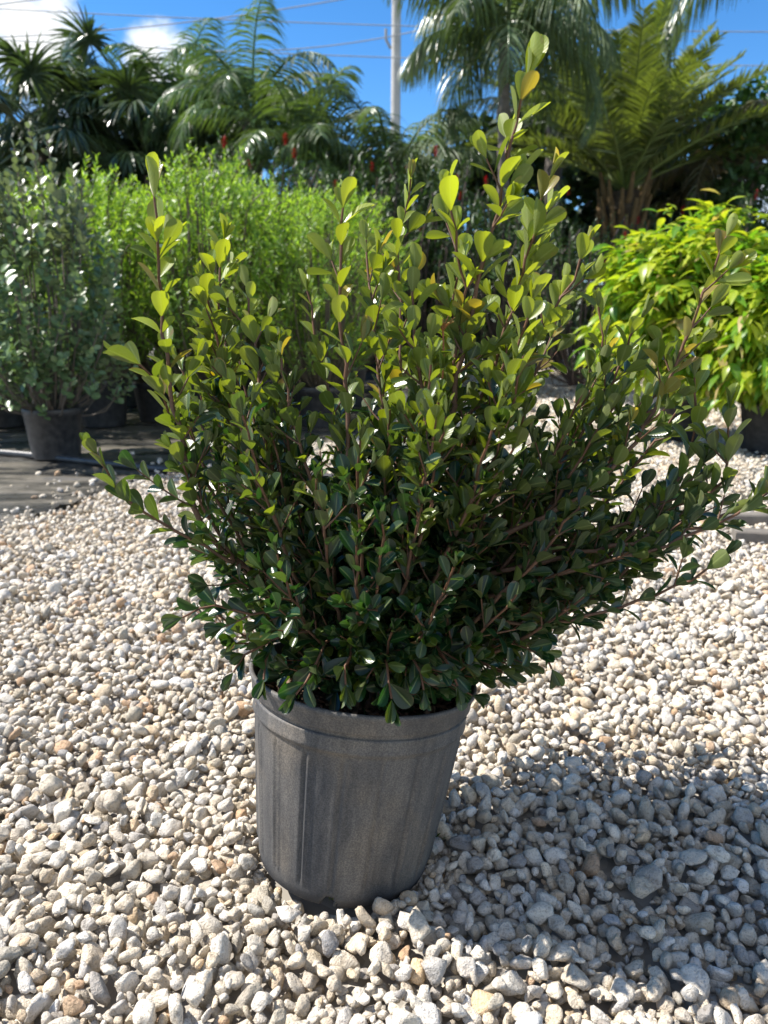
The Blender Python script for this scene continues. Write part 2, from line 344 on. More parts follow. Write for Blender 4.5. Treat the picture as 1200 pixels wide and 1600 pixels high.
# ------------------------------------------------------------------ gravel
def ico(sub):
    bm = bmesh.new(); bmesh.ops.create_icosphere(bm, subdivisions=sub, radius=1)
    v = np.array([x.co[:] for x in bm.verts]); f = np.array([[q.index for q in x.verts] for x in bm.faces]); bm.free(); return v, f
ICO = {s: ico(s) for s in (1, 2, 3, 4)}
rs = np.random.default_rng(5)
PROT = []
for i in range(36):
    nrm = unit(rs.standard_normal((rs.integers(11, 18), 3))); off = rs.uniform(.60, .92, len(nrm))
    sq = np.array((1, rs.uniform(.6, .95), rs.uniform(.42, .78))); w3 = rs.standard_normal((5, 3)) * 2.2; ph = rs.uniform(0, 6, 5); k = rs.uniform(40, 120)
    w4 = rs.standard_normal((6, 3)) * 6; ph4 = rs.uniform(0, 6, 6)
    PROT.append((nrm, off, sq, w3, ph, k, w4, ph4))
def shape(pr, V):
    nrm, off, sq, w3, ph, k, w4, ph4 = pr
    d = V @ nrm.T; r = off / np.maximum(d, .05)               # distance to each cutting plane
    r = np.minimum(r, 1.25); rr = -np.log(np.exp(-k * r).sum(1) + np.exp(-k * 1.12)) / k   # soft minimum
    rr = rr * (1 + .035 * np.sin(V @ w3.T + ph).sum(1) / 2 + .012 * np.sin(V @ w4.T + ph4).sum(1) / 2)
    return V * rr[:, None] * sq
SH = {s: [shape(pr, ICO[s][0]) for pr in PROT] for s in (1, 2, 3)}
PAL = np.array([(.68, .625, .54), (.71, .675, .61), (.64, .575, .475), (.57, .50, .405), (.52, .49, .45), (.36, .34, .32), (.52, .37, .25), (.46, .42, .35), (.62, .50, .36), (.70, .665, .61)])
PW = np.array([.22, .2, .17, .1, .08, .05, .025, .07, .035, .05]); PW /= PW.sum()
def rotm(n, flat=.5):
    q = rs.standard_normal((n, 4)); q[:, 0] *= 1; q[:, 1:3] *= flat; q /= np.linalg.norm(q, axis=1, keepdims=True)
    a, b, c, d = q.T
    return np.stack([1 - 2 * (c * c + d * d), 2 * (b * c - a * d), 2 * (b * d + a * c), 2 * (b * c + a * d), 1 - 2 * (b * b + d * d), 2 * (c * d - a * b), 2 * (b * d - a * c), 2 * (c * d + a * b), 1 - 2 * (b * b + c * c)], 1).reshape(n, 3, 3)
SV, SF, ST = [], [], []; scount = [0]
def emit(pos, rad, sub_of):
    n = len(pos); RM = rotm(n); pi = rs.integers(0, len(PROT), n); col = PAL[rs.choice(len(PAL), n, p=PW)] * rs.uniform(.86, 1.08, (n, 1)) * np.array((1.12, 1.10, 1.06))
    col = col * (1 + rs.normal(0, .028, (n, 1)) * np.array((1, .2, -1.2)))
    for s in (1, 2, 3):
        for k in range(len(PROT)):
            ids = np.where((pi == k) & (sub_of == s))[0]
            if not len(ids): continue
            T = SH[s][k]; V = np.einsum('nij,kj->nki', RM[ids], T) * rad[ids][:, None, None] + pos[ids][:, None]
            F = ICO[s][1]; FF = (F[None] + (np.arange(len(ids)) * len(T))[:, None, None]).reshape(-1, 3) + scount[0]
            SV.append(V.reshape(-1, 3)); SF.append(FF); ST.append(np.repeat(col[ids], len(T), 0)); scount[0] += V.shape[0] * V.shape[1]
def zone(x0, x1, y0, y1, inside, rm, cover, res, sub_fn, clip=None, zoff=0):
    area = (x1 - x0) * (y1 - y0); n = int(area * cover / (math.pi * (rm ** 2) * 1.15))
    x = rs.uniform(x0, x1, n); y = rs.uniform(y0, y1, n); k = inside(x, y); x, y = x[k], y[k]; n = len(x)
    r = np.clip(rm * np.exp(rs.normal(0, .34, n)), rm * .5, rm * 2.2)
    o = np.argsort(-r + rs.normal(0, rm * .9, n)); o = rs.permutation(n) if cover > 2 else o
    x, y, r = x[o], y[o], r[o]
    nx, ny = int((x1 - x0) / res) + 1, int((y1 - y0) / res) + 1; Hm = np.zeros((ny, nx)); z = np.zeros(n)
    dr, drz = r * .92, r * .62
    fp = []
    K = 9; jx = rs.normal(0, rm * 1.5, (n, K)); jy = rs.normal(0, rm * 1.5, (n, K))
    for i in range(n):
        kx = np.clip(x[i] + jx[i], x0 + .01, x1 - .01); ky = np.clip(y[i] + jy[i], y0 + .01, y1 - .01)      # stones roll into the lowest spot near them
        ix = ((kx - x0) / res).astype(int); iy = ((ky - y0) / res).astype(int); o2 = max(1, int(dr[i] * .6 / res))
        hh_ = Hm[iy, ix] + Hm[np.clip(iy + o2, 0, ny - 1), ix] + Hm[np.clip(iy - o2, 0, ny - 1), ix] + Hm[iy, np.clip(ix + o2, 0, nx - 1)] + Hm[iy, np.clip(ix - o2, 0, nx - 1)]
        b0_ = int(np.argmin(hh_)); x[i], y[i] = kx[b0_], ky[b0_]
        q = int(dr[i] / res) + 1; cx = int((x[i] - x0) / res); cy = int((y[i] - y0) / res)
        a0, a1, b0, b1 = max(cy - q, 0), min(cy + q + 1, ny), max(cx - q, 0), min(cx + q + 1, nx)
        yy = (np.arange(a0, a1) * res + y0 - y[i])[:, None]; xx = (np.arange(b0, b1) * res + x0 - x[i])[None]
        d2 = (xx * xx + yy * yy) / dr[i] ** 2; msk = d2 < 1
        if not msk.any(): continue
        pt = Hm[a0:a1, b0:b1]; c = np.sqrt(np.maximum(1 - d2, 0)) * drz[i]
        low = np.sort((pt + c * .9)[msk]); z[i] = low[int(len(low) * .66)]
        np.maximum(pt, np.where(msk, z[i] + c, 0), out=pt); fp.append((i, a0, a1, b0, b1))
    keep = np.zeros(n, bool)
    for i, a0, a1, b0, b1 in fp:
        yy = (np.arange(a0, a1) * res + y0 - y[i])[:, None]; xx = (np.arange(b0, b1) * res + x0 - x[i])[None]
        d2 = (xx * xx + yy * yy) / dr[i] ** 2; top = np.where(d2 < 1, z[i] + np.sqrt(np.maximum(1 - d2, 0)) * drz[i], -9)
        keep[i] = (top > Hm[a0:a1, b0:b1] - .006).any()
    lvl = np.median(z[keep]) + rm * .5
    pos = np.stack([x, y, z - lvl + zoff], 1)[keep]; r = r[keep]
    if clip is not None:
        kk = clip(pos, r); pos, r = pos[kk], r[kk]
    emit(pos, r, sub_fn(pos, r)); return len(pos)
def in_view(a, b): return lambda x, y: (np.abs(x) < a * y + b)
def no_pot(pos, r): return (np.hypot(pos[:, 0] - POT_B[0], pos[:, 1] - POT_B[1]) > .118 + r * .5) | (pos[:, 2] + r * .7 < -.002)
def edge_fade(x, y): 
    n = .10 * np.sin(x * 7) + .06 * np.sin(y * 19 + x * 11) + rs.normal(0, .05, len(x)); return ~mat_side(x + n + .10, y)
nA = zone(-1.5, 1.5, .3, 1.9, in_view(.55, .38), .0094, 3.0, .0036, lambda p, r: np.where((p[:, 1] < 1.1) & (r > .0100), 3, 2), no_pot)
nB = zone(-2.6, 3.2, 1.9, 4.6, lambda x, y: in_view(.56, .3)(x, y) & edge_fade(x, y), .0112, 1.9, .006, lambda p, r: np.where(p[:, 1] < 2.6, 2, 1))
nr = 900; a_ = rs.uniform(0, 6.283, nr); q_ = rs.uniform(.108, .165, nr); r_ = rs.uniform(.005, .011, nr)
emit(np.stack([POT_B[0] + q_ * np.cos(a_), POT_B[1] + q_ * np.sin(a_), np.minimum(rs.uniform(-.020, -.004, nr), -.002 - r_ * .7 + (q_ > .1275) * .012)], 1), r_, np.full(nr, 2))
nC = zone(-.2, 5.4, 4.6, 11.5, lambda x, y: (x > -.0 + .02 * y) & (x < .5 * y) & ~mat_side(x, y), .021, 1.1, .012, lambda p, r: np.full(len(p), 1))
# stray stones lying on the mat near its edge
n = 1100; ex = rs.uniform(-3.6, -1.0, n); ey = rs.uniform(2.4, 4.2, n); rr_ = np.clip(.012 * np.exp(rs.normal(0, .3, n)), .006, .022)
edx = np.interp(ey, mat_edge[np.argsort(mat_edge[:, 1]), 1], mat_edge[np.argsort(mat_edge[:, 1]), 0]); k = (edx - ex > -.1) & (rs.random(n) < np.exp(-(edx - ex) / .28))
emit(np.stack([ex, ey, .006 + rr_ * .45], 1)[k], rr_[k], np.full(k.sum(), 2))
gme = mesh_from('gravel', np.concatenate(SV), [np.concatenate(SF)], {'tint': ('FLOAT_COLOR', np.concatenate(ST))})
tag(obj('gravel', gme, M['stone']), 'loose pale cream and grey limestone gravel covering the ground', 'gravel', kind='stuff')
print('stones', nA, nB, nC, 'faces', len(gme.polygons)); del SV, SF, ST

# ------------------------------------------------------------------ nursery pots
def lathe(prof, seg, rmod=None):
    prof = np.array(prof); th = np.arange(seg) / seg * 2 * math.pi; V = []
    for r, z in prof:
        rad = np.full(seg, r)
        if rmod is not None: rad = rad + rmod(th, z, r)
        V.append(np.stack([rad * np.cos(th), rad * np.sin(th), np.full(seg, z)], 1))
    V = np.concatenate(V); i = np.arange(len(prof) - 1)[:, None] * seg; j = np.arange(seg)[None]; k = (j + 1) % seg
    F = np.stack([i + j, i + k, i + seg + k, i + seg + j], -1).reshape(-1, 4); return V, F
def small_pot(parent, r=.15, h=.27):
    V, F = lathe([(0, .004), (r * .78, .004), (r * .8, .012), (r * .97, h * .86), (r, h * .87), (r * 1.0, h * .97), (r * .99, h), (r * .95, h), (r * .93, h * .85), (r * .8, h * .84), (0, h * .84)], 36,
                 lambda th, z, rr: np.where((z > .01) & (z < h * .85) & (rr > r * .5), .0022 * np.sign(np.sin(th * 12)), 0))
    me = mesh_from('pot', V, [F]); o = obj('pot', me, M['blackpot'], parent); 
    V, F = lathe([(r * .94, h * .88), (r * .6, h * .90), (.001, h * .91)], 24); so = obj('soil', mesh_from('soil', V, [F]), M['soil'], parent); return o

# ------------------------------------------------------------------ the potted shrub in front
root = thing('potted_shrub', 'large glossy green shrub in a dusty grey pot standing alone on the gravel', 'potted shrub', tuple(POT_B))
zax = unit(POT_R - POT_B); xax = unit(np.cross((0, 1, 0), zax)); yax = np.cross(zax, xax)
PM = Matrix(np.stack([xax, yax, zax], 1).tolist()).to_4x4()
HP = float(np.linalg.norm(POT_R - POT_B))
hole = R(-97)
def ribs(th, z, r):
    o = np.zeros_like(th)
    if   .026 < z < HP - .062:
        e = min(1, (z - .026) / .006, (HP - .062 - z) / .006) if True else 1
        ph = (th * 18 / (2 * math.pi)) % 1.0
        o += -.0026 * np.exp(-((ph - .20) / .05) ** 2) * e + .0022 * np.exp(-((ph - .31) / .05) ** 2) * e + .0011 * np.exp(-((ph - .09) / .05) ** 2) * e
    if z < .024:
        for h0 in (hole, hole + R(90), hole + R(180), hole + R(270)):
            d = (th - h0 + math.pi) % (2 * math.pi) - math.pi
            hh = np.sqrt(np.clip(1 - (d / R(5)) ** 2, 0, 1)) * .017
            o += np.where((hh > z) & (r > .09), -.022, 0)
    o += .0008 * np.sin(th * 3 + z * 9)
    return o
RT, RB = .1505, .1145
def rz(z): return RB + (RT - .0095 - RB) * (z / (HP - .03)) ** .9
prof = [(.01, .001), (RB - .012, .001), (RB - .004, .003)]
prof += [(rz(z) + (.0 if z > .012 else -.002), z) for z in np.linspace(.006, HP - .058, 46)]
b_ = HP - .056
prof += [(rz(b_) + .0030, b_ + .0015), (rz(b_) + .0048, b_ + .0035), (rz(b_) + .0040, b_ + .0060), (rz(b_) + .0048, b_ + .0200), (rz(b_) + .0044, b_ + .0222), (rz(b_) - .0040, b_ + .0226), (rz(b_) - .0042, b_ + .0292),
         (RT - .0048, b_ + .0300), (RT - .0040, b_ + .0312), (RT - .0030, b_ + .0440), (RT - .0010, b_ + .0470), (RT + .0012, HP - .0045), (RT + .0014, HP - .0012), (RT - .0004, HP), (RT - .0028, HP),
         (RT - .0045, HP - .0012), (RT - .0055, HP - .006), (RT - .0085, HP - .03), (RT - .018, HP - .05), (RB + .010, .15), (RB + .002, .10)]
V, F = lathe(prof, 288, ribs)
pot = obj('pot', mesh_from('pot', V, [F]), M['pot'], root); pot.matrix_local = PM
# scuffs of dried mud on the pot wall
# soil with bark chips
th = np.linspace(0, 2 * math.pi, 64, endpoint=False); rr2 = np.linspace(0, 1, 14)
sv = [((RT - .012) * q * math.cos(a), (RT - .012) * q * math.sin(a), HP - .042 + .006 * math.sin(a * 3 + q * 9) + .008 * (1 - q) + rng.normal(0, .0015)) for q in rr2 for a in th]
F = [(i * 64 + j, i * 64 + (j + 1) % 64, (i + 1) * 64 + (j + 1) % 64, (i + 1) * 64 + j) for i in range(13) for j in range(64)]
soil = obj('potting_soil', mesh_from('potting_soil', sv, [F]), M['soil'], root); soil.matrix_local = PM
cb = Buf(); T2 = SH[1]
for i in range(520):
    a = random.uniform(0, 6.283); q = (RT - .014) * math.sqrt(random.random()); ln = random.uniform(.005, .016)
    RMx = rotm(1, .35)[0]; V = (T2[i % 36] * np.array((ln, ln * .45, .0025))) @ RMx.T + np.array((q * math.cos(a), q * math.sin(a), HP - .036 + random.uniform(0, .006)))
    tnt = random.choice([(.10, .055, .035), (.16, .09, .055), (.22, .14, .09), (.05, .03, .02), (.3, .22, .15)]); cb.add(V, ICO[1][1], tnt)
ch = cb.obj('bark_mulch', M['timber'], soil); tag(ch, kind='stuff')
# ---- branches
LB = Buf()        # leaves
def leaf_cols(youth, hgt, n):
    """youth 0..1 ; hgt height above pot"""
    mature = np.array((.009, .038, .013)); deep = np.array((.005, .023, .013)); young = np.array((.215, .262, .026)); yel = np.array((.34, .27, .035)); bronze = np.array((.20, .16, .035))
    r_ = rng.random((n, 1)); base = mature * (1 - r_ * .5) + deep * r_ * .5
    y_ = np.clip(youth + rng.normal(0, .13, (n, 1)), 0, 1)
    c = base * (1 - y_) + young * y_
    yy = (rng.random((n, 1)) < .02 * (y_ > .4)); c = np.where(yy, yel, c); bb_ = (rng.random((n, 1)) < .07) & (y_ > .45); c = np.where(bb_, bronze, c)
    return c * rng.uniform(.8, 1.2, (n, 1))
def perp(T):
    a = np.cross(T, (0.13, 0.29, 0.95)); return unit(a) if np.linalg.norm(a) > .1 else unit(np.cross(T, (1, 0, 0)))
def pairs(pts, T, start, size0, size1, th0, th1, y0, y1, phase, lw=(.78, 1.0), skip=.06):
    """opposite leaf pairs along a stem; decussate"""
    n = len(pts)
    for i in range(start, n):
        f = (i - start) / max(1, n - 1 - start); A = perp(T[i]); B = np.cross(T[i], A); ang = phase + i * R(90) + random.gauss(0, .25)
        for s in (0, math.pi):
            if (i < n - 2 and random.random() < skip) or in_pot(pts[i]): continue
            a = ang + s + random.gauss(0, .15); lat = A * math.cos(a) + B * math.sin(a)
            th_ = R(th0 + (th1 - th0) * f + random.gauss(0, 9)); L = (size0 + (size1 - size0) * f) * random.uniform(.72, 1.18)
            if i == n - 1: L *= .8; th_ *= .6
            D = T[i] * math.cos(th_) + lat * math.sin(th_); Nn = T[i] * math.sin(th_) - lat * math.cos(th_)
            if i < n - 2 and pts[i][2] > .72 and random.random() < .22: continue
            # leaves turn a little up to the light
            tw = random.gauss(0, .35); S = np.cross(Nn, D); Nn = Nn * math.cos(tw) + S * math.sin(tw)
            youth = y0 + (y1 - y0) * f; ou = unit(pts[i] - CENTER); Nn = unit(Nn + (np.array((0, 0, .45)) + ou * .55) * (1.1 - youth))
            leaves(LB, OBOV, pts[i][None], D[None], Nn[None], L, L * .60 * random.uniform(*lw), leaf_cols(youth, 0, 1), np.array([random.gauss(.02, .09)]))
SBUF = None
def stem_tint(n, f0, f1, w=0):
    f = np.linspace(f0, f1, n)[:, None]; old = np.array((.12, .08, .052)); new = np.array((.13, .058, .028)); return old * (1 - f) + new * f
def in_pot(p): 
    q = np.asarray(p) - POT_B; h_ = q @ zax; return h_ < HP + .006 and np.linalg.norm(q - zax * h_) < .19 and not (np.linalg.norm(q - zax * h_) < .125 and h_ > HP - .045)
def bud(b, p, T, y):
    if in_pot(p): return
    leaves(LB, OBOV, np.repeat(p[None], 2, 0), np.stack([T + perp(T) * .15, T - perp(T) * .15]), np.stack([-perp(T), perp(T)]), .020 + .01 * random.random(), .010, np.array([(.17 * y + .02, .19 * y + .05, .025)] * 2))
CENTER = np.array((-.03, .955, .24))
def hgt_size(z): return float(np.interp(z, [.2, .35, .55, .75, 1.0], [.029, .030, .033, .040, .048]))
def hgt_youth(p):
    d = np.linalg.norm((p - np.array((.02, .95, .35))) * np.array((1, 1, 1.0)))
    return float(np.clip((p[2] - .48) * 2.9 + (d - .46) * .6, 0, 1))
def side_shoot(b, p, T, L, ph, lvl=0):
    n = max(3, int(L / .018) + 1); A = perp(T); B = np.cross(T, A); lat = A * math.cos(ph) + B * math.sin(ph)
    d = unit(T * .75 + lat * random.uniform(.45, .95)); pts = [p]
    for i in range(n - 1):
        up = .10 if p[2] > .35 else .03
        d = unit(d + np.array((0, 0, up)) + rng.normal(0, .06, 3)); pts.append(pts[-1] + d * L / (n - 1))
    pts = np.array(pts)
    if any(in_pot(q) for q in pts): return
    Tn = unit(np.gradient(pts, axis=0)); ti = hgt_size(pts[-1][2]); y = hgt_youth(pts[-1])
    tube(b, pts, np.linspace(.0014, .0008, n), stem_tint(n, .4, 1), 5)
    pairs(pts, Tn, 1, ti * .8, ti, 58 if pts[-1][2] < .45 else 48, 28 if pts[-1][2] > .5 else 42, y * .5, y, random.random() * 6.3)
    bud(b, pts[-1], Tn[-1], y)
    if lvl == 0 and L > .09:
        for i in range(2, n - 1, 2):
            if random.random() < .6: side_shoot(b, pts[i], Tn[i], L * random.uniform(.35, .6), random.random() * 6.3, 1)
def branch(way, r0=.004, dens=1.0, sidel=.09, label=None, tipsize=1.0, bare=.2):
    """way: points from the soil to the tip"""
    b = Buf(); pts = catmull(way, .020); n = len(pts)
    pts[1:-1] += rng.normal(0, .0016, (n - 2, 3)); Tn = unit(np.gradient(pts, axis=0))
    rad = np.linspace(r0, .0012, n) ; rad[1::3] *= 1.12
    fr = np.linspace(0, 1, n); tube(b, pts, rad, stem_tint(n, 0, 1), 8)
    st = int(n * bare); zt = pts[-1][2]; ts = hgt_size(zt) * tipsize; yt = hgt_youth(pts[-1]) 
    mid = max(st, n - max(4, int(n * .4)))
    pairs(pts[:mid + 1], Tn[:mid + 1], st, hgt_size(pts[st][2]) * .9, hgt_size(pts[mid][2]), 68, 48, 0, yt * .55, random.random() * 6, skip=.1)
    pairs(pts, Tn, mid + 1, hgt_size(pts[mid][2]), ts, 44, 24 if zt > .5 else 36, yt * .6, yt, random.random() * 6)
    bud(b, pts[-1], Tn[-1], yt)
    for i in range(max(2, st), n - 3):
        f = i / n
        if random.random() < .64 * dens * (.5 if pts[i][2] > .8 else 1): 
            L = sidel * (1.15 - .9 * f) * (.55 if pts[i][2] > .78 else 1) * random.uniform(.6, 1.25)
            side_shoot(b, pts[i], Tn[i], max(.035, L), random.random() * 6.3)
    o = b.obj('stem', M['bark'], root); o.location = (-root.location[0], -root.location[1], -root.location[2]); return o
def way(pxs, base=None):
    """pixel waypoints (px, py, y) -> path starting in the soil"""
    pts = [P(*q) for q in pxs]; a = math.atan2(pts[0][1] - CENTER[1], pts[0][0] - CENTER[0]); s = CENTER + np.array((math.cos(a) * .03, math.sin(a) * .03, -.01))
    if base is not None: s = CENTER + np.array(base)
    return np.array([s] + pts)
MAIN = [  # the branches the photograph shows, root to tip
 ([(400, 905, .90), (270, 830, .86), (185, 765, .84), (152, 712, .83)], .0030, .35, .05, 1.0, .45),
 ([(430, 930, .93), (320, 830, .90), (285, 690, .90), (262, 580, .90), (250, 440, .90), (240, 285, .90)], .0048, .9, .085, .95, .2),
 ([(470, 900, .96), (390, 740, .98), (350, 600, 1.0), (340, 480, 1.02), (350, 375, 1.03)], .0042, .9, .08, .85, .2),
 ([(460, 880, .93), (420, 700, .92), (400, 560, .95), (385, 450, 1.0)], .004, .9, .08, .8, .2),
 ([(300, 720, .92), (250, 600, .90), (200, 560, .89)], .003, .3, .05, 1.0, .55),
 ([(520, 900, .88), (490, 760, .87), (455, 640, .88), (440, 560, .90)], .004, .9, .08, .85, .25),
 ([(560, 880, .88), (545, 740, .87), (540, 600, .88), (530, 480, .88), (536, 325, .88)], .0048, .8, .075, .85, .2),
 ([(570, 860, .98), (530, 700, 1.0), (500, 560, 1.02), (480, 455, 1.04)], .004, 1, .08, .8, .2),
 ([(610, 860, 1.02), (625, 680, 1.05), (625, 500, 1.08), (620, 400, 1.09), (642, 280, 1.1)], .0048, .95, .09, .72, .2),
 ([(600, 850, .93), (600, 700, .95), (590, 560, .98), (575, 440, 1.02), (572, 375, 1.04)], .004, .9, .08, .7, .2),
 ([(625, 880, .89), (655, 740, .87), (665, 620, .86), (645, 540, .86), (648, 430, .87)], .0050, .8, .075, .9, .2),
 ([(640, 850, .90), (690, 700, .90), (720, 560, .89), (745, 450, .88), (770, 350, .87), (795, 240, .865), (822, 125, .86)], .0056, .72, .08, 1.0, .2),
 ([(700, 590, .90), (720, 480, .89), (715, 390, .88), (700, 300, .88)], .003, .6, .07, .9, .5),
 ([(690, 740, .92), (760, 600, .93), (800, 480, .92), (835, 360, .91), (857, 285, .90)], .004, .8, .075, 1.0, .3),
 ([(720, 720, .93), (800, 590, .95), (860, 490, .95), (905, 420, .95), (915, 385, .95)], .004, .85, .075, .9, .3),
 ([(640, 880, .98), (720, 760, 1.02), (790, 650, 1.06), (850, 560, 1.08), (880, 440, 1.1)], .004, 1, .085, .8, .2),
 ([(650, 900, .93), (780, 800, .93), (900, 690, .93), (960, 590, .93), (1000, 500, .93)], .0045, 1, .09, .85, .2),
 ([(650, 900, .92), (800, 830, .90), (930, 760, .89), (1010, 660, .89), (1060, 560, .89), (1105, 450, .89), (1135, 370, .89)], .0048, .72, .06, .8, .25),
 ([(680, 900, .97), (820, 780, 1.0), (930, 640, 1.04), (940, 540, 1.06), (935, 480, 1.07)], .0042, 1, .085, .8, .2),
 ([(700, 920, .94), (870, 860, .93), (1020, 790, .92), (1080, 700, .91), (1085, 590, .91)], .0044, .95, .08, .85, .25),
 ([(700, 930, .92), (880, 870, .89), (1040, 830, .87), (1130, 740, .86), (1140, 640, .86)], .0044, .9, .075, .95, .25),
 ([(740, 940, .96), (900, 880, .97), (1060, 830, .97), (1190, 770, .97), (1225, 640, .97)], .0042, .85, .08, .95, .25),
 ([(740, 950, .90), (900, 890, .86), (1040, 850, .84), (1130, 815, .83), (1200, 770, .82)], .004, .6, .06, .95, .3),
 ([(720, 975, .90), (850, 975, .86), (980, 945, .83), (1075, 905, .81), (1125, 872, .80)], .0030, .30, .05, .95, .35),
 ([(700, 1000, .92), (780, 1000, .88), (840, 1015, .86), (862, 1045, .85)], .0026, .7, .05, 1, .3),
 ([(480, 960, .90), (400, 960, .86), (320, 950, .84), (285, 965, .83)], .0026, .8, .06, 1, .3),
 ([(480, 990, .88), (430, 1000, .85), (385, 1020, .83), (365, 1050, .82)], .0024, .8, .05, 1, .3),
 ([(520, 1000, .86), (495, 1030, .81), (462, 1085, .775)], .0022, .8, .05, 1.1, .3),
 ([(580, 1000, .86), (600, 1035, .80), (612, 1092, .765)], .0024, .8, .05, 1.15, .3),
 ([(640, 1000, .88), (690, 1020, .82), (715, 1072, .785)], .0022, .8, .05, 1, .3),
 ([(560, 990, .87), (545, 1020, .81), (540, 1070, .775)], .0022, .7, .05, 1.1, .3),
 ([(440, 990, .89), (420, 1010, .84), (412, 1062, .80)], .0022, .7, .05, 1.1, .3),
 ([(620, 1000, .87), (650, 1030, .80), (662, 1078, .77)], .0022, .7, .045, 1.1, .3),
]
for (wp, r0, dn, sl, ts, br) in MAIN: branch(way(wp), r0, dn, sl, None, ts, br)
POLY = np.array([(300, 970), (250, 860), (255, 720), (245, 600), (262, 470), (300, 420), (380, 470), (430, 580), (475, 600), (500, 500), (600, 470), (650, 480), (690, 400), (800, 420), (880, 470), (950, 540), (1060, 570), (1130, 680), (1130, 780), (1050, 860), (960, 900), (860, 1000), (720, 1050), (520, 1050), (400, 1020)], float)
def inpoly(x, y):
    c = False; n = len(POLY)
    for i in range(n):
        x1, y1 = POLY[i]; x2, y2 = POLY[i - 1]
        if (y1 > y) != (y2 > y) and x < (x2 - x1) * (y - y1) / (y2 - y1) + x1: c = not c
    return c
cnt = 0
while cnt < 122:
    px, py = random.uniform(240, 1140), random.uniform(400, 1050)
    if not inpoly(px, py): continue
    wd = math.sqrt(max(.05, 1 - ((px - 660) / 520) ** 2)) * (.75 + .25 * min(1, (py - 380) / 400))
    yd = .97 + random.uniform(-.24, .30) * wd
    tip = P(px, py, yd)
    if np.linalg.norm(tip - CENTER) < .16 or tip[2] < .24: continue
    out_ = tip - CENTER; mid1 = CENTER + out_ * .35 + np.array((out_[0] * .10, out_[1] * .12, -.04 * out_[2])); mid2 = CENTER + out_ * .7 + np.array((out_[0] * .07, out_[1] * .08, -.05 * out_[2]))
    a = random.uniform(0, 6.28); s = CENTER + np.array((math.cos(a) * .05, math.sin(a) * .05, -.01))
    branch(np.array([s, mid1, mid2, tip]), random.uniform(.0024, .0040), 1.0, .085, None, .9, .15); cnt += 1
lo = LB.obj('foliage', M['leaf'], root); lo.location = (-root.location[0], -root.location[1], -root.location[2])
print('leaf faces', len(lo.data.polygons))
# flower bud cluster near the middle of the shrub
fb = Buf(); c0 = P(692, 512, .855); s0 = P(688, 620, .865)
tube(fb, catmull([s0, (s0 + c0) / 2 + np.array((.002, 0, 0)), c0], .01), .0012, (.3, .11, .04), 6)
for i in range(16):
    a = random.random() * 6.28; rr_ = random.uniform(.003, .014); tp = c0 + np.array((math.cos(a) * rr_, math.sin(a) * rr_, random.uniform(.004, .012)))
    tube(fb, np.array([c0 - np.array((0, 0, .004)), (c0 + tp) / 2, tp]), .0005, (.35, .14, .04), 4); fb.add(SH[1][i] * .0017 + tp, ICO[1][1], (.42, .24, .07))
o = fb.obj('flower_bud', M['bark'], root); o.location = (-root.location[0], -root.location[1], -root.location[2])

# ------------------------------------------------------------------ small ground plants
def weed(loc, n, h, label):
    b = Buf(); loc = np.array(loc)
    for i in range(n):
        a = random.random() * 6.28; d = np.array((math.cos(a) * .5, math.sin(a) * .5, 1.0)) ; strips(b, (loc + rng.normal(0, .004, 3) * (1, 1, 0))[None], d[None], np.cross(d, (0, 0, 1))[None], [h * random.uniform(.5, 1.1)], [.0035], [.8], np.array([(.10, .17, .03)]))
    o = b.obj('weed', M['brightleaf']); tag(o, label, 'weed'); return o
weed(G(521, 1402) + (0, 0, .0), 14, .035, 'tiny grass sprout growing from the drainage hole at the foot of the front pot')
weed(G(680, 1312), 9, .03, 'tiny green weed in the gravel right of the front pot')

# ------------------------------------------------------------------ other potted shrubs
def shoots(b, lb, center, rad, h0, h1, n, tm, ll, lw, tint_fn, spacing, ang, stemtint, up=.6, shootlen=.3, base=None, stemr=.004):
    """upright shoots filling an ovoid crown; each carries spiral leaves"""
    cx, cy = center
    Pp, D, Nn, L, W_, Tt = [], [], [], [], [], []
    for i in range(n):
        a = random.random() * 6.283; hz_ = random.random(); z = h0 + (h1 - h0) * hz_ ** .8
        prof = math.sin(math.pi * min(1, .18 + .74 * hz_)) ** .6; q = rad * prof * math.sqrt(random.uniform(.12, 1))
        p = np.array((cx + q * math.cos(a), cy + q * math.sin(a), z))
        d = unit(np.array((math.cos(a) * (1 - up) * 1.2 * q / rad, math.sin(a) * (1 - up) * 1.2 * q / rad, up)) + rng.normal(0, .12, 3)); ln = shootlen * random.uniform(.6, 1.2)
        k = max(4, int(ln / spacing)); pts = [p]
        for _ in range(k): d = unit(d + rng.normal(0, .04, 3) + (0, 0, .02)); pts.append(pts[-1] + d * ln / k)
        pts = np.array(pts)
        if i % 3 == 0:
            st = np.array((cx + .04 * math.cos(a), cy + .04 * math.sin(a), .22)); tube(b, catmull([st, st * .45 + p * .55 + np.array((math.cos(a), math.sin(a), -.4)) * .05, p, pts[-1]], .08), stemr, stemtint, 4)
        A = perp(d); B = np.cross(d, A)
        for j in range(1, k + 1):
            for rep in range(2):
                t_ = j * 2.4 + rep * 3.14 + random.gauss(0, .3); lat = A * math.cos(t_) + B * math.sin(t_); g_ = R(ang * (1.15 - .5 * j / k) + random.gauss(0, 10))
                Pp.append(pts[j]); D.append(d * math.cos(g_) + lat * math.sin(g_)); Nn.append(d * math.sin(g_) - lat * math.cos(g_) + rng.normal(0, .25, 3))
                l_ = ll * random.uniform(.7, 1.2) * (1 - .3 * j / k); L.append(l_); W_.append(l_ * lw); Tt.append(tint_fn(z, j / k))
    leaves(lb, tm, np.array(Pp), np.array(D), np.array(Nn), np.array(L), np.array(W_), np.array(Tt), rng.normal(.0, .08, len(Pp)))
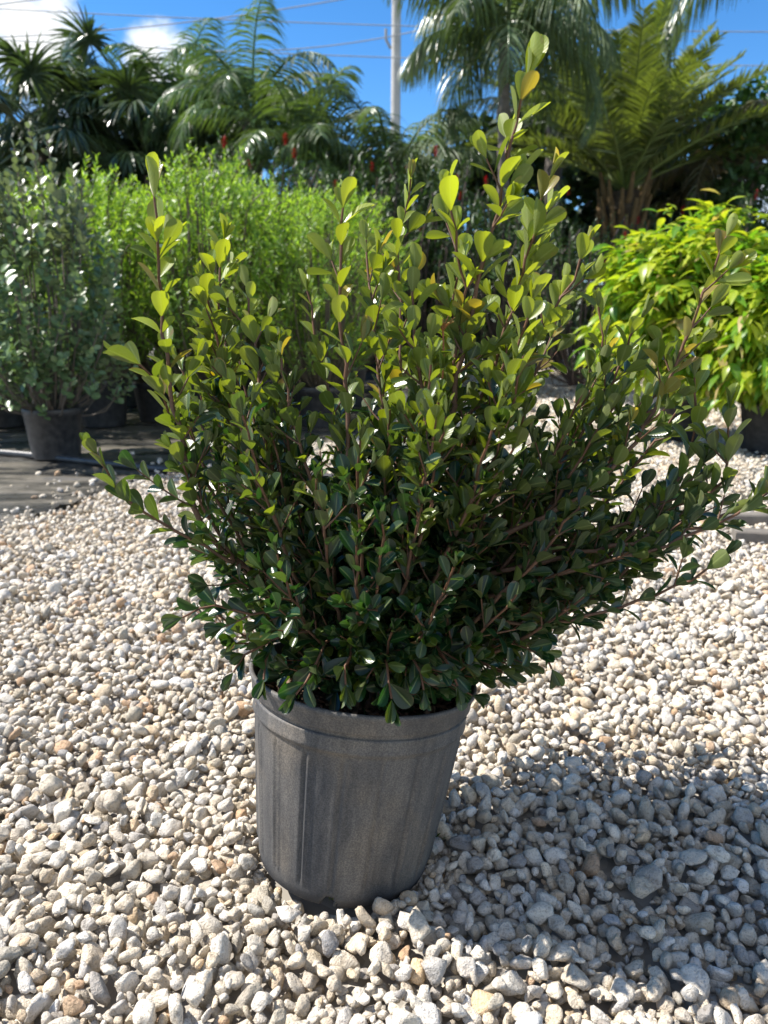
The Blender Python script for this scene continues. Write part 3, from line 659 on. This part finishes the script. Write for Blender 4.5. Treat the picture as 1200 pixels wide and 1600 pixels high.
def potted(name, label, cat, loc, rz_, group, pr, build, ph=.27):
    t_ = thing(name, label, cat, loc, rz_, group); small_pot(t_, pr, ph); sb, lb = Buf(), Buf(); build(sb, lb)
    sb.obj('stems', M['bark'], t_); return t_, lb
# grey-green shrubs at the left
def grey_t(z, f):
    v = np.array((.115, .18, .08)) * random.uniform(.7, 1.3)
    if z > .95: v = np.array((.12, .15, .085)) * random.uniform(.8, 1.2)
    return v
def mk_grey(lab, x, y, h, r, rz_):
    t_, lb = potted('potted_shrub', lab, 'potted shrub', (x, y, .004), rz_, 'grey green potted shrubs at the left edge', .15,
                    lambda s, l: (shoots(s, l, (0, 0), r * .95, .2, .62, 120, OVAL, .056, .85, grey_t, .03, 60, (.12, .10, .08), .5, .14), shoots(s, l, (0, 0), r, .26, h - .30, 165, OVAL, .066, .85, grey_t, .03, 55, (.12, .10, .08), .75, .22), shoots(s, l, (0, 0), r * .75, h * .66, h - .10, 22, OVAL, .064, .85, grey_t, .034, 40, (.16, .13, .1), .9, .3)))
    lb.obj('foliage', M['greyleaf'], t_)
gl = G(90, 716)
mk_grey('grey green round leaved shrub in a black pot at the left, nearest the gravel', gl[0], gl[1], 1.36, .40, .3)
mk_grey('grey green round leaved shrub cut by the left edge of the photo', X(-120, 4.9), 4.9, 1.3, .36, 1.3)
# the bright green hedge of narrow-leaved shrubs
def bright_t(z, f):
    k = random.random(); v = np.array((.12, .23, .04)) * (1 - k) + np.array((.28, .40, .065)) * k
    if f > .6 and z > .7: v = v * 1.25
    return v * random.uniform(.75, 1.15)
protoH = []
def mk_bright(lab, x, y, h, r, kind):
    hh = [1.65, 1.8, 1.55][kind]
    if len(protoH) <= kind:
        t_, lb = potted('narrow_leaved_shrub', lab, 'shrub', (0, 0, 0), 0, 'bright green shrubs of the hedge row', .17,
                        lambda s, l: shoots(s, l, (0, 0), .40, .36, hh - .20, 270, NARR, .050, 1.0, bright_t, .016, 60, (.10, .08, .05), .45, .24, stemr=.004), .3)
        lb.obj('foliage', M['brightleaf'], t_); protoH.append(t_)
    else:
        t_ = copy_tree(protoH[kind]); t_['label'] = lab
    t_.location = (x, y, .004); t_.rotation_euler = (0, 0, random.random() * 6); s = h / hh; t_.scale = (r / .40, r / .40, s); return t_
front = [(-10, 300, 0), (75, 305, 1), (150, 262, 2), (240, 300, 0), (330, 236, 1), (415, 290, 2), (500, 300, 0)]
names = ['first', 'second', 'third', 'fourth', 'fifth', 'sixth', 'seventh', 'eighth']
for i, (px, py, kd) in enumerate(front):
    y = 5.35 + (i % 2) * .3; mk_bright('bright green shrub, %s from the left in the front row of the hedge' % names[i], X(px, y), y, H(py, y), .42, kd)
for i, (px, py, kd) in enumerate([(30, 290, 2), (120, 282, 0), (200, 290, 1), (290, 275, 2), (375, 268, 0), (455, 282, 1), (535, 300, 2)]):
    y = 6.7; mk_bright('bright green shrub, %s from the left in the back row of the hedge' % names[i], X(px, y), y, H(py, y), .48, kd)
# dark bottlebrush shrubs with red flowers behind
def dark_t(z, f): return np.array((.036, .072, .024)) * random.uniform(.6, 1.4)
protoB = []
def mk_bottle(lab, x, y, h, seed_fl):
    if not protoB:
        t_ = thing('bottlebrush_shrub', lab, 'shrub', (0, 0, 0), 0, 'bottlebrush shrubs with red flowers behind'); sb, lb = Buf(), Buf()
        shoots(sb, lb, (0, 0), .62, .25, 1.65, 240, NARR, .075, 1.0, dark_t, .028, 55, (.08, .06, .05), .7, .34, stemr=.008)
        sb.obj('stems', M['bark'], t_); lb.obj('foliage', M['treeleaf'], t_); protoB.append(t_)
        for q in range(6):
            f_ = Buf(); a = random.random() * 6.28; rr_ = .6 * random.uniform(.6, 1); z0 = random.uniform(1.3, 1.95); c_ = np.array((rr_ * math.cos(a), rr_ * math.sin(a), z0)); n_ = 130
            u = unit(rng.standard_normal((n_, 3))); hgt = rng.uniform(0, .07, n_); u[:, 2] *= .35
            strips(f_, c_ + np.stack([0 * hgt, 0 * hgt, hgt], 1), u, unit(np.cross(u, (0, 0, 1.)) + .01), .030, .005, .1, (.48, .012, .022), 2)
            f_.obj('flower', M['petal'], t_)
    else: t_ = copy_tree(protoB[0]); t_['label'] = lab
    t_.location = (x, y, -.07); t_.rotation_euler = (0, 0, random.random() * 6.28); s = h / 1.9; t_.scale = (s, s, s)
for lab, px, py, y in (('dark bottlebrush shrub with red flowers behind the right end of the bright green hedge', 420, 245, 7.9), ('dark bottlebrush shrub with red flowers behind the middle of the front shrub', 545, 262, 8.2),
                       ('dark bottlebrush shrub with red flowers in front of the slim drooping palm', 660, 265, 8.2), ('dark bottlebrush shrub with red flowers left of the big feather palm base', 800, 300, 7.8),
                       ('dark bottlebrush shrub with red flowers right below the big feather palm', 905, 350, 7.4), ('dark bottlebrush shrub with red flowers behind the yellow green shrubs', 1060, 345, 7.9), ('dark bottlebrush shrub with red flowers at the right edge', 1180, 315, 8.2)):
    mk_bottle(lab, X(px, y), y, H(py, y) + .07, 0)
# yellow-green shrubs at the right
def yel_t(z, f):
    k = random.random(); v = np.array((.24, .36, .022)) * (1 - k) + np.array((.44, .48, .045)) * k
    if random.random() < .3: v = np.array((.12, .26, .02)) * random.uniform(.8, 1.2)
    if random.random() < .04: v = np.array((.5, .38, .2))
    return v
def yellow_build(s, l, r, h):
    Pp, D, Nn, L, Tt = [], [], [], [], []
    for i in range(int(700 * (r / .55) ** 1.6)):
        a = random.random() * 6.283; ct = random.uniform(-.75, 1); q = math.sqrt(1 - ct * ct); k = random.uniform(.5, 1.04)
        n_ = np.array((q * math.cos(a), q * math.sin(a), ct)); p = np.array((0, 0, h * .57)) + n_ * np.array((r, r, h * .43)) * k * random.uniform(.93, 1.06)
        if i % 14 == 0: tube(s, catmull([np.array((.03 * math.cos(a), .03 * math.sin(a), .2)), p * np.array((.35, .35, .6)), p], .08), .006, (.2, .17, .1), 5)
        for j in range(7):
            t_ = random.random() * 6.28; el = random.uniform(-.9, .3); d = np.array((math.cos(t_), math.sin(t_), 0)) * 1.0 + n_ * .7 + np.array((0, 0, el))
            Pp.append(p + rng.normal(0, .02, 3)); D.append(d); Nn.append(np.array((0, 0, 1)) + rng.normal(0, .3, 3)); L.append(random.uniform(.07, .135)); Tt.append(yel_t(p[2], 0))
    L = np.array(L); leaves(l, LANC, np.array(Pp), np.array(D), np.array(Nn), L, L * 1.0, np.array(Tt), rng.normal(-.28, .12, len(L)))
for lab, px, py, y, r in (('bright yellow green shrub with drooping pointed leaves, left of the pair', 1078, 332, 4.75, .56), ('bright yellow green shrub with drooping leaves cut by the right edge of the photo', 1215, 385, 4.3, .46)):
    h = H(py, y); t_, lb = potted('yellow_shrub', lab, 'shrub', (X(px, y), y, .004), random.random(), 'yellow green shrubs at the right', .14, lambda s, l: yellow_build(s, l, r, h)); lb.obj('foliage', M['yellowleaf'], t_)
# empty-looking dark pots with small plants further back on the gravel
for k_, (px, py) in enumerate(((968, 588), (992, 584), (1020, 590))):
    g0 = G(px, py); t_, lb = potted('potted_plant', ['small plant in a grey pot far back on the gravel, left of three', 'small plant in a grey pot far back on the gravel, middle of three', 'small plant in a grey pot far back on the gravel, right of three'][k_], 'potted plant', (g0[0], g0[1], 0), 0, 'small potted plants far back', .12, lambda s, l: shoots(s, l, (0, 0), .2, .25, .6, 26, NARR, .08, 1.2, dark_t, .04, 50, (.1, .08, .05), .6, .2), .26)
    lb.obj('foliage', M['treeleaf'], t_)
# black pipe along the raised edge of the mat
pb = Buf(); q0, q1 = G(-140, 700), G(300, 742); path = catmull([q0 + (0, 0, .018), G(40, 716) + (0, 0, .02), G(150, 727) + (0, 0, .017), q1 + (0, 0, .018), G(520, 752) + (0, 0, .018)], .1)
tube(pb, path, .019, (.02, .02, .02), 12); o = pb.obj('irrigation_pipe', M['blackpot']); tag(o, 'black irrigation pipe lying on the weed mat in front of the left pots', 'pipe')
# timber edging at right
def board(a, b_, w_, h_, label):
    a, b_ = np.array(a), np.array(b_); d = unit(b_ - a); s = np.cross((0, 0, 1), d); bb = Buf(); V = []
    n_ = 12
    for i in range(n_ + 1):
        c_ = a + (b_ - a) * i / n_ + rng.normal(0, .001, 3)
        for (u, v) in ((-w_ / 2, 0), (w_ / 2, 0), (w_ / 2, h_ * .85), (w_ / 2 - .004, h_), (-w_ / 2 + .004, h_), (-w_ / 2, h_ * .85)): V.append(c_ + s * u + np.array((0, 0, v)))
    F = [(i * 6 + j, i * 6 + (j + 1) % 6, i * 6 + 6 + (j + 1) % 6, i * 6 + 6 + j) for i in range(n_) for j in range(6)]
    bb.add(V, F, (.17, .15, .125)); bb.add(V[:6], [(5, 4, 3, 2, 1, 0)], (.17, .15, .125)); bb.add(V[-6:], [(0, 1, 2, 3, 4, 5)], (.17, .15, .125))
    o = bb.obj('timber_board', M['timber'], None, False); return tag(o, label, 'board', 'timber edging boards')
board(G(1145, 842), G(1420, 856), .06, .035, 'weathered timber board lying on the gravel at the right edge, nearer of two')
board(G(1105, 818), G(1420, 822), .05, .04, 'weathered timber board at the right edge, farther of two')

# ------------------------------------------------------------------ palms
def trunk(parent, c, r, z0, tint, rough=.02):
    b = Buf(); n_ = 40; z = np.linspace(z0, c[2], n_); pts = np.stack([np.full(n_, 0.) + .03 * np.sin(z * 1.3), .03 * np.cos(z), z], 1); rad = r * (1 + rough / r * ((np.arange(n_) % 4 == 0) * .8) + rng.normal(0, .03, n_))
    tube(b, pts, rad, tint, 12); return b.obj('trunk', M['trunk'], parent)
def frond_path(c, az, el, L, droop, n_=26):
    pts = [np.array(c, float)]; 
    for i in range(n_):
        f = i / n_; e = el - droop * f ** 1.4; d = np.array((math.cos(az) * math.cos(e), math.sin(az) * math.cos(e), math.sin(e))); pts.append(pts[-1] + d * L / n_)
    return np.array(pts)
def feather(parent, c, az, el, L, droop, ll, grav, tint, vee=.25, nl=46, lw=.028, start=.18, dead=False):
    b = Buf(); pts = frond_path(c, az, el, L, droop); T = unit(np.gradient(pts, axis=0)); tube(b, pts, np.linspace(.022, .004, len(pts)), np.array(tint) * 1.5 + .02, 5)
    s = np.linspace(start, .99, nl); ii = s * (len(pts) - 1); p = np.stack([np.interp(ii, np.arange(len(pts)), pts[:, k]) for k in range(3)], 1); t_ = unit(np.stack([np.interp(ii, np.arange(len(pts)), T[:, k]) for k in range(3)], 1))
    side = unit(np.cross(t_, (0, 0, 1.))); upv = np.cross(side, t_); lfac = np.interp(s, [0, start, .35, .7, 1], [.4, .6, 1, .85, .35])
    for sg in (-1, 1):
        fwd = .35 + .55 * s[:, None]; d = side * sg + t_ * fwd + upv * (vee + rng.normal(0, .14, (nl, 1))) + rng.normal(0, .06, (nl, 3))
        col = np.array(tint) * rng.uniform(.65, 1.35, (nl, 1))
        strips(b, p, d, unit(t_ + upv * rng.normal(0, .5, (nl, 1))), ll * lfac * rng.uniform(.85, 1.1, nl), lw, grav * rng.uniform(.7, 1.3, nl), col, 5)
    return b.obj('frond', M['palmleaf'], parent)
def feather_palm(name, label, px, py, y, n_, L, ll, grav, droop, tint, tr, el0=.1, el1=1.35, vee=.25, azs=None, nl=66, lw=.019, group='feather palms behind the nursery', trough=.02, ttint=(.13, .11, .09)):
    cz = H(py, y); cx = X(px, y, cz); t_ = thing(name, label, 'palm', (cx, y, -.075), 0, group); trunk(t_, (0, 0, cz + .075), tr, 0, ttint, trough)
    for i in range(n_):
        f = (i + .5) / n_; az = i * 2.39996 + random.gauss(0, .15); el = el0 + (el1 - el0) * f ** 1.1 + random.gauss(0, .07)
        feather(t_, (0, 0, cz + .075), az, el, L * random.uniform(.85, 1.08), droop * random.uniform(.8, 1.2) * (1.1 - .35 * f), ll, grav, np.array(tint) * random.uniform(.75, 1.25), vee, nl, lw)
    return t_, cz
def fan_palm(label, px, py, y, n_, pet, rad, tint):
    cz = H(py, y); cx = X(px, y, cz); t_ = thing('fan_palm', label, 'palm', (cx, y, -.075), 0, 'fan palms behind the hedge'); trunk(t_, (0, 0, cz - .25), .09, 0, (.10, .085, .07), .025)
    for i in range(n_):
        b = Buf(); f = (i + .5) / n_; az = i * 2.39996 + random.gauss(0, .2); el = .0 + 1.45 * f; L = pet * random.uniform(.8, 1.3); pts = frond_path((0, 0, cz - .2), az, el, L, .35, 10)
        tube(b, pts, .012, np.array(tint) * 1.5, 5); c_ = pts[-1]; ax = unit(pts[-1] - pts[-2]); up_ = unit(np.cross(np.cross(ax, (0, 0, 1.)), ax)); sd = np.cross(ax, up_)
        tlt = random.gauss(.25, .25); ax2 = ax * math.cos(tlt) - up_ * math.sin(tlt); ns = 60; aa = np.linspace(-2.25, 2.25, ns) + rng.normal(0, .02, ns)
        d = ax2[None] * np.cos(aa)[:, None] + sd[None] * np.sin(aa)[:, None] + np.cross(ax2, sd)[None] * (.18 * np.cos(aa * 22))[:, None] * .5
        nn = np.cross(ax2, sd); wv = np.cross(np.broadcast_to(nn, d.shape), d) + nn * rng.normal(0, .35, (ns, 1))
        LL = rad * (1 - .18 * (np.abs(aa) / 2.25) ** 2) * rng.uniform(.9, 1.08, ns)
        strips(b, np.repeat(c_[None], ns, 0), d, wv, LL, .042 * rad / .7, .7 + rng.uniform(0, .8, ns), np.array(tint) * rng.uniform(.7, 1.3, (ns, 1)), 6, .05)
        b.obj('frond', M['palmleaf'], t_)
    return t_
PT = (.045, .075, .028)
fan_palm('fan palm with stiff spiky fans at the far left, tallest of its group', 70, 185, 11.2, 17, .95, .60, (.05, .08, .035))
fan_palm('fan palm with a stiff upright fan, second from the left', 172, 180, 12.0, 16, .95, .62, (.045, .075, .03))
fan_palm('lower fan palm with dark fans at the left edge behind the grey green shrub', -10, 225, 10.2, 18, .95, .62, (.04, .065, .03))
fan_palm('lower fan palm with drooping fans between the tall fan palms and the arching palms', 235, 235, 11.0, 18, .8, .62, (.045, .075, .03))
fan_palm('low dark fan palm behind the bright green hedge', 120, 240, 11.4, 18, .7, .55, (.04, .07, .028))
fan_palm('tall fan palm rising behind the arching feather palm', 290, 225, 12.6, 16, .9, .65, (.04, .07, .028))
feather_palm('feather_palm', 'arching feather palm with drooping fronds against the sky, left of the middle', 395, 190, 10.5, 24, 1.6, .5, 1.6, 2.4, (0.075, 0.128, 0.045), .10)
feather_palm('feather_palm', 'small feather palm behind the left arching palm', 290, 200, 12.0, 20, 1.7, .5, 1.3, 1.7, (0.068, 0.12, 0.045), .10)
feather_palm('feather_palm', 'feather palm with thin upright fronds, right of the arching palm', 470, 265, 9.8, 20, 1.45, .45, 1.3, 1.4, (0.083, 0.135, 0.045), .09)
feather_palm('feather_palm', 'low feather palm with glossy arching fronds below the utility pole', 610, 310, 9.6, 22, 1.7, .5, 2.0, 2.0, (0.075, 0.12, 0.045), .10)
feather_palm('feather_palm', 'tall slim palm with weeping fronds right of the utility pole', 792, 70, 8.2, 20, 1.35, .60, 2.6, 2.1, (0.083, 0.128, 0.053), .055, .2, 1.35)
feather_palm('feather_palm', 'weeping palm whose drooping fronds enter the top right corner', 1330, -130, 7.6, 18, 2.1, .6, 2.2, 1.9, (0.075, 0.12, 0.045), .12)
t_, cz = feather_palm('date_palm', 'big date palm with stiff upright feather fronds and orange leaf bases', 975, 300, 9.9, 46, 2.0, .32, .3, .65, (.13, .17, .045), .20, .50, 1.42, .4, nl=80, lw=.027, trough=.05, ttint=(.07, .05, .03))
for q in range(40):   # cut leaf bases
    b = Buf(); a = q * 2.4; z0 = cz - .9 + q * .022; st = np.array((.18 * math.cos(a), .18 * math.sin(a), z0)); tube(b, np.array([st, st + np.array((.08 * math.cos(a), .08 * math.sin(a), .16)), st + np.array((.13 * math.cos(a), .13 * math.sin(a), .36))]), np.array((.05, .035, .02)), (.16, .10, .04), 6)
    b.obj('leaf_base', M['trunk'], t_)
feather_palm('feather_palm', 'feather palm with dark drooping fronds behind the big date palm', 870, 190, 12.2, 22, 1.9, .5, 1.4, 1.6, (.045, .06, .032), .12)
feather_palm('feather_palm', 'feather palm with drying brown fronds right of the big date palm', 1150, 280, 10.6, 20, 1.7, .45, 1.5, 1.9, (.10, .085, .045), .10)

# ------------------------------------------------------------------ trees behind
def tree(name, label, px, py, y, r, tint, n_=5200, ls=.16, group='dark leafy trees behind the palms'):
    top = H(py, y); cx = X(px, y, top); t_ = thing(name, label, 'tree', (cx, y, -.075), 0, group); h = top + .075
    b = Buf(); tips = []
    tube(b, catmull([(0, 0, 0), (.1, .05, h * .25), (.0, .1, h * .5), (.05, 0, h * .8)], .2), np.linspace(.16, .05, len(catmull([(0, 0, 0), (.1, .05, h * .25), (.0, .1, h * .5), (.05, 0, h * .8)], .2))), (.09, .07, .055), 8)
    cl = []
    for i in range(34):
        a = random.random() * 6.28; u_ = random.random(); q = r * math.sqrt(random.uniform(.1, 1)) * math.sin(math.pi * min(.95, .2 + .7 * u_)) ** .5; c_ = np.array((q * math.cos(a), q * math.sin(a), h * (.12 + .80 * u_))); cl.append((c_, random.uniform(.28, .55) * r * .6))
        if i % 2 == 0: tube(b, catmull([(0, 0, max(.3, c_[2] * .55)), c_ * np.array((.5, .5, .8)), c_], .25), .025, (.09, .07, .055), 5)
    b.obj('trunk', M['trunk'], t_); lb = Buf(); k = rng.integers(0, len(cl), n_); cc_ = np.array([c[0] for c in cl])[k]; rr_ = np.array([c[1] for c in cl])[k]
    u = unit(rng.standard_normal((n_, 3))); Pp = cc_ + u * (rr_ * rng.uniform(.35, 1.05, n_))[:, None] * np.array((1, 1, .8)); D = unit(u * .5 + rng.standard_normal((n_, 3)) * .6 + (0, 0, -.2)); L = ls * rng.uniform(.6, 1.3, n_)
    clt = rng.uniform(.7, 1.35, (len(cl), 1))[k]; leaves(lb, CARD, Pp, D, rng.normal(0, .6, (n_, 3)) + (0, 0, 1), L, L * .9, np.array(tint) * clt * rng.uniform(.7, 1.3, (n_, 1)), rng.normal(0, .1, n_)); lb.obj('crown', M['treeleaf'], t_); return t_
tl = [(-60, 190, 13.8, 1.7), (70, 215, 14.2, 1.5), (185, 200, 14.5, 1.5), (300, 190, 14.2, 1.5), (400, 205, 14.0, 1.2), (480, 290, 13.6, 1.1), (570, 265, 13.2, 1.2), (670, 215, 13.4, 1.3), (780, 130, 13.8, 1.5), (885, 140, 14.4, 1.4), (980, 200, 14.6, 1.5)]
tn = ['dark leafy tree at the far left edge behind the fan palms', 'dark leafy tree behind the tallest fan palm', 'dark leafy tree behind the second fan palm', 'dark leafy tree behind the tall fan palm near the arching palm', 'dark leafy tree behind the arching feather palm', 'low dark tree behind the thin upright feather palm', 'low dark tree behind the glossy arching palm', 'dark leafy tree below and right of the utility pole', 'tall dark tree behind the weeping palm', 'tall dark tree between the weeping palm and the big date palm', 'dark leafy tree behind the big date palm']
for (px, py, y, r), lab in zip(tl, tn): tree('leafy_tree', lab, px, py, y, r, (.035, .06, .022))
tree('leafy_tree', 'dense green tree at the right edge beside the drying palm', 1195, 125, 10.8, 1.25, (.045, .095, .025), 9000, .10)
tree('leafy_tree', 'bushy dark tree low behind the yellow green shrubs', 1110, 255, 12.0, 1.2, (.045, .07, .03), 5200)

# ------------------------------------------------------------------ utility pole and lines
yp = 30.0; pt = thing('utility_pole', 'pale grey concrete utility pole rising behind the palms', 'utility pole', (X(618, yp, 9), yp, -.075))
b = Buf(); tube(b, np.array([(0, 0, 0), (0, 0, 6), (.05, 0, 18.5)]), np.array((.21, .18, .13)), (.42, .40, .37), 20); b.obj('shaft', M['metal'], pt)
b = Buf(); tube(b, np.array([(-.18, -.2, 0), (-.34, -.2, .28), (-.34, -.2, .6)]) + np.array((0, 0, H(75, yp))), .05, (.3, .3, .3), 8); b.obj('bracket', M['metal'], pt)
b = Buf(); tube(b, np.array([(-1.2, -.25, 0), (0, -.25, 0), (1.2, -.25, 0)]) + np.array((0, 0, 17.6)), .07, (.25, .2, .16), 8); b.obj('crossarm', M['metal'], pt)
def line(a, b_, y, sag, label):
    p0, p1 = P(*a, y), P(*b_, y); d = p1 - p0; q = np.linspace(-.6, 1.8, 50)[:, None]; pts = p0 + d * q; pts[:, 2] += sag * ((q[:, 0] - .5) ** 2 - .25) * 4
    bb = Buf(); tube(bb, pts, .017, (.32, .32, .33), 6); tag(bb.obj('power_line', M['metal']), label, 'power line', 'overhead power lines')
line((0, 14), (1200, 50), 29.5, .15, 'long overhead power line crossing the whole sky, topmost over the pole')
line((180, 72), (1200, 103), 29.2, .1, 'lower overhead power line reaching the pole bracket')
line((110, 52), (540, -2), 26, .1, 'overhead power line rising steeply to the right across the left sky')
line((400, 80), (640, 51), 27, .1, 'short thin overhead line rising to the pole from the left')
line((0, 7), (60, -1), 25, 0, 'thin overhead line in the top left corner by the cloud')
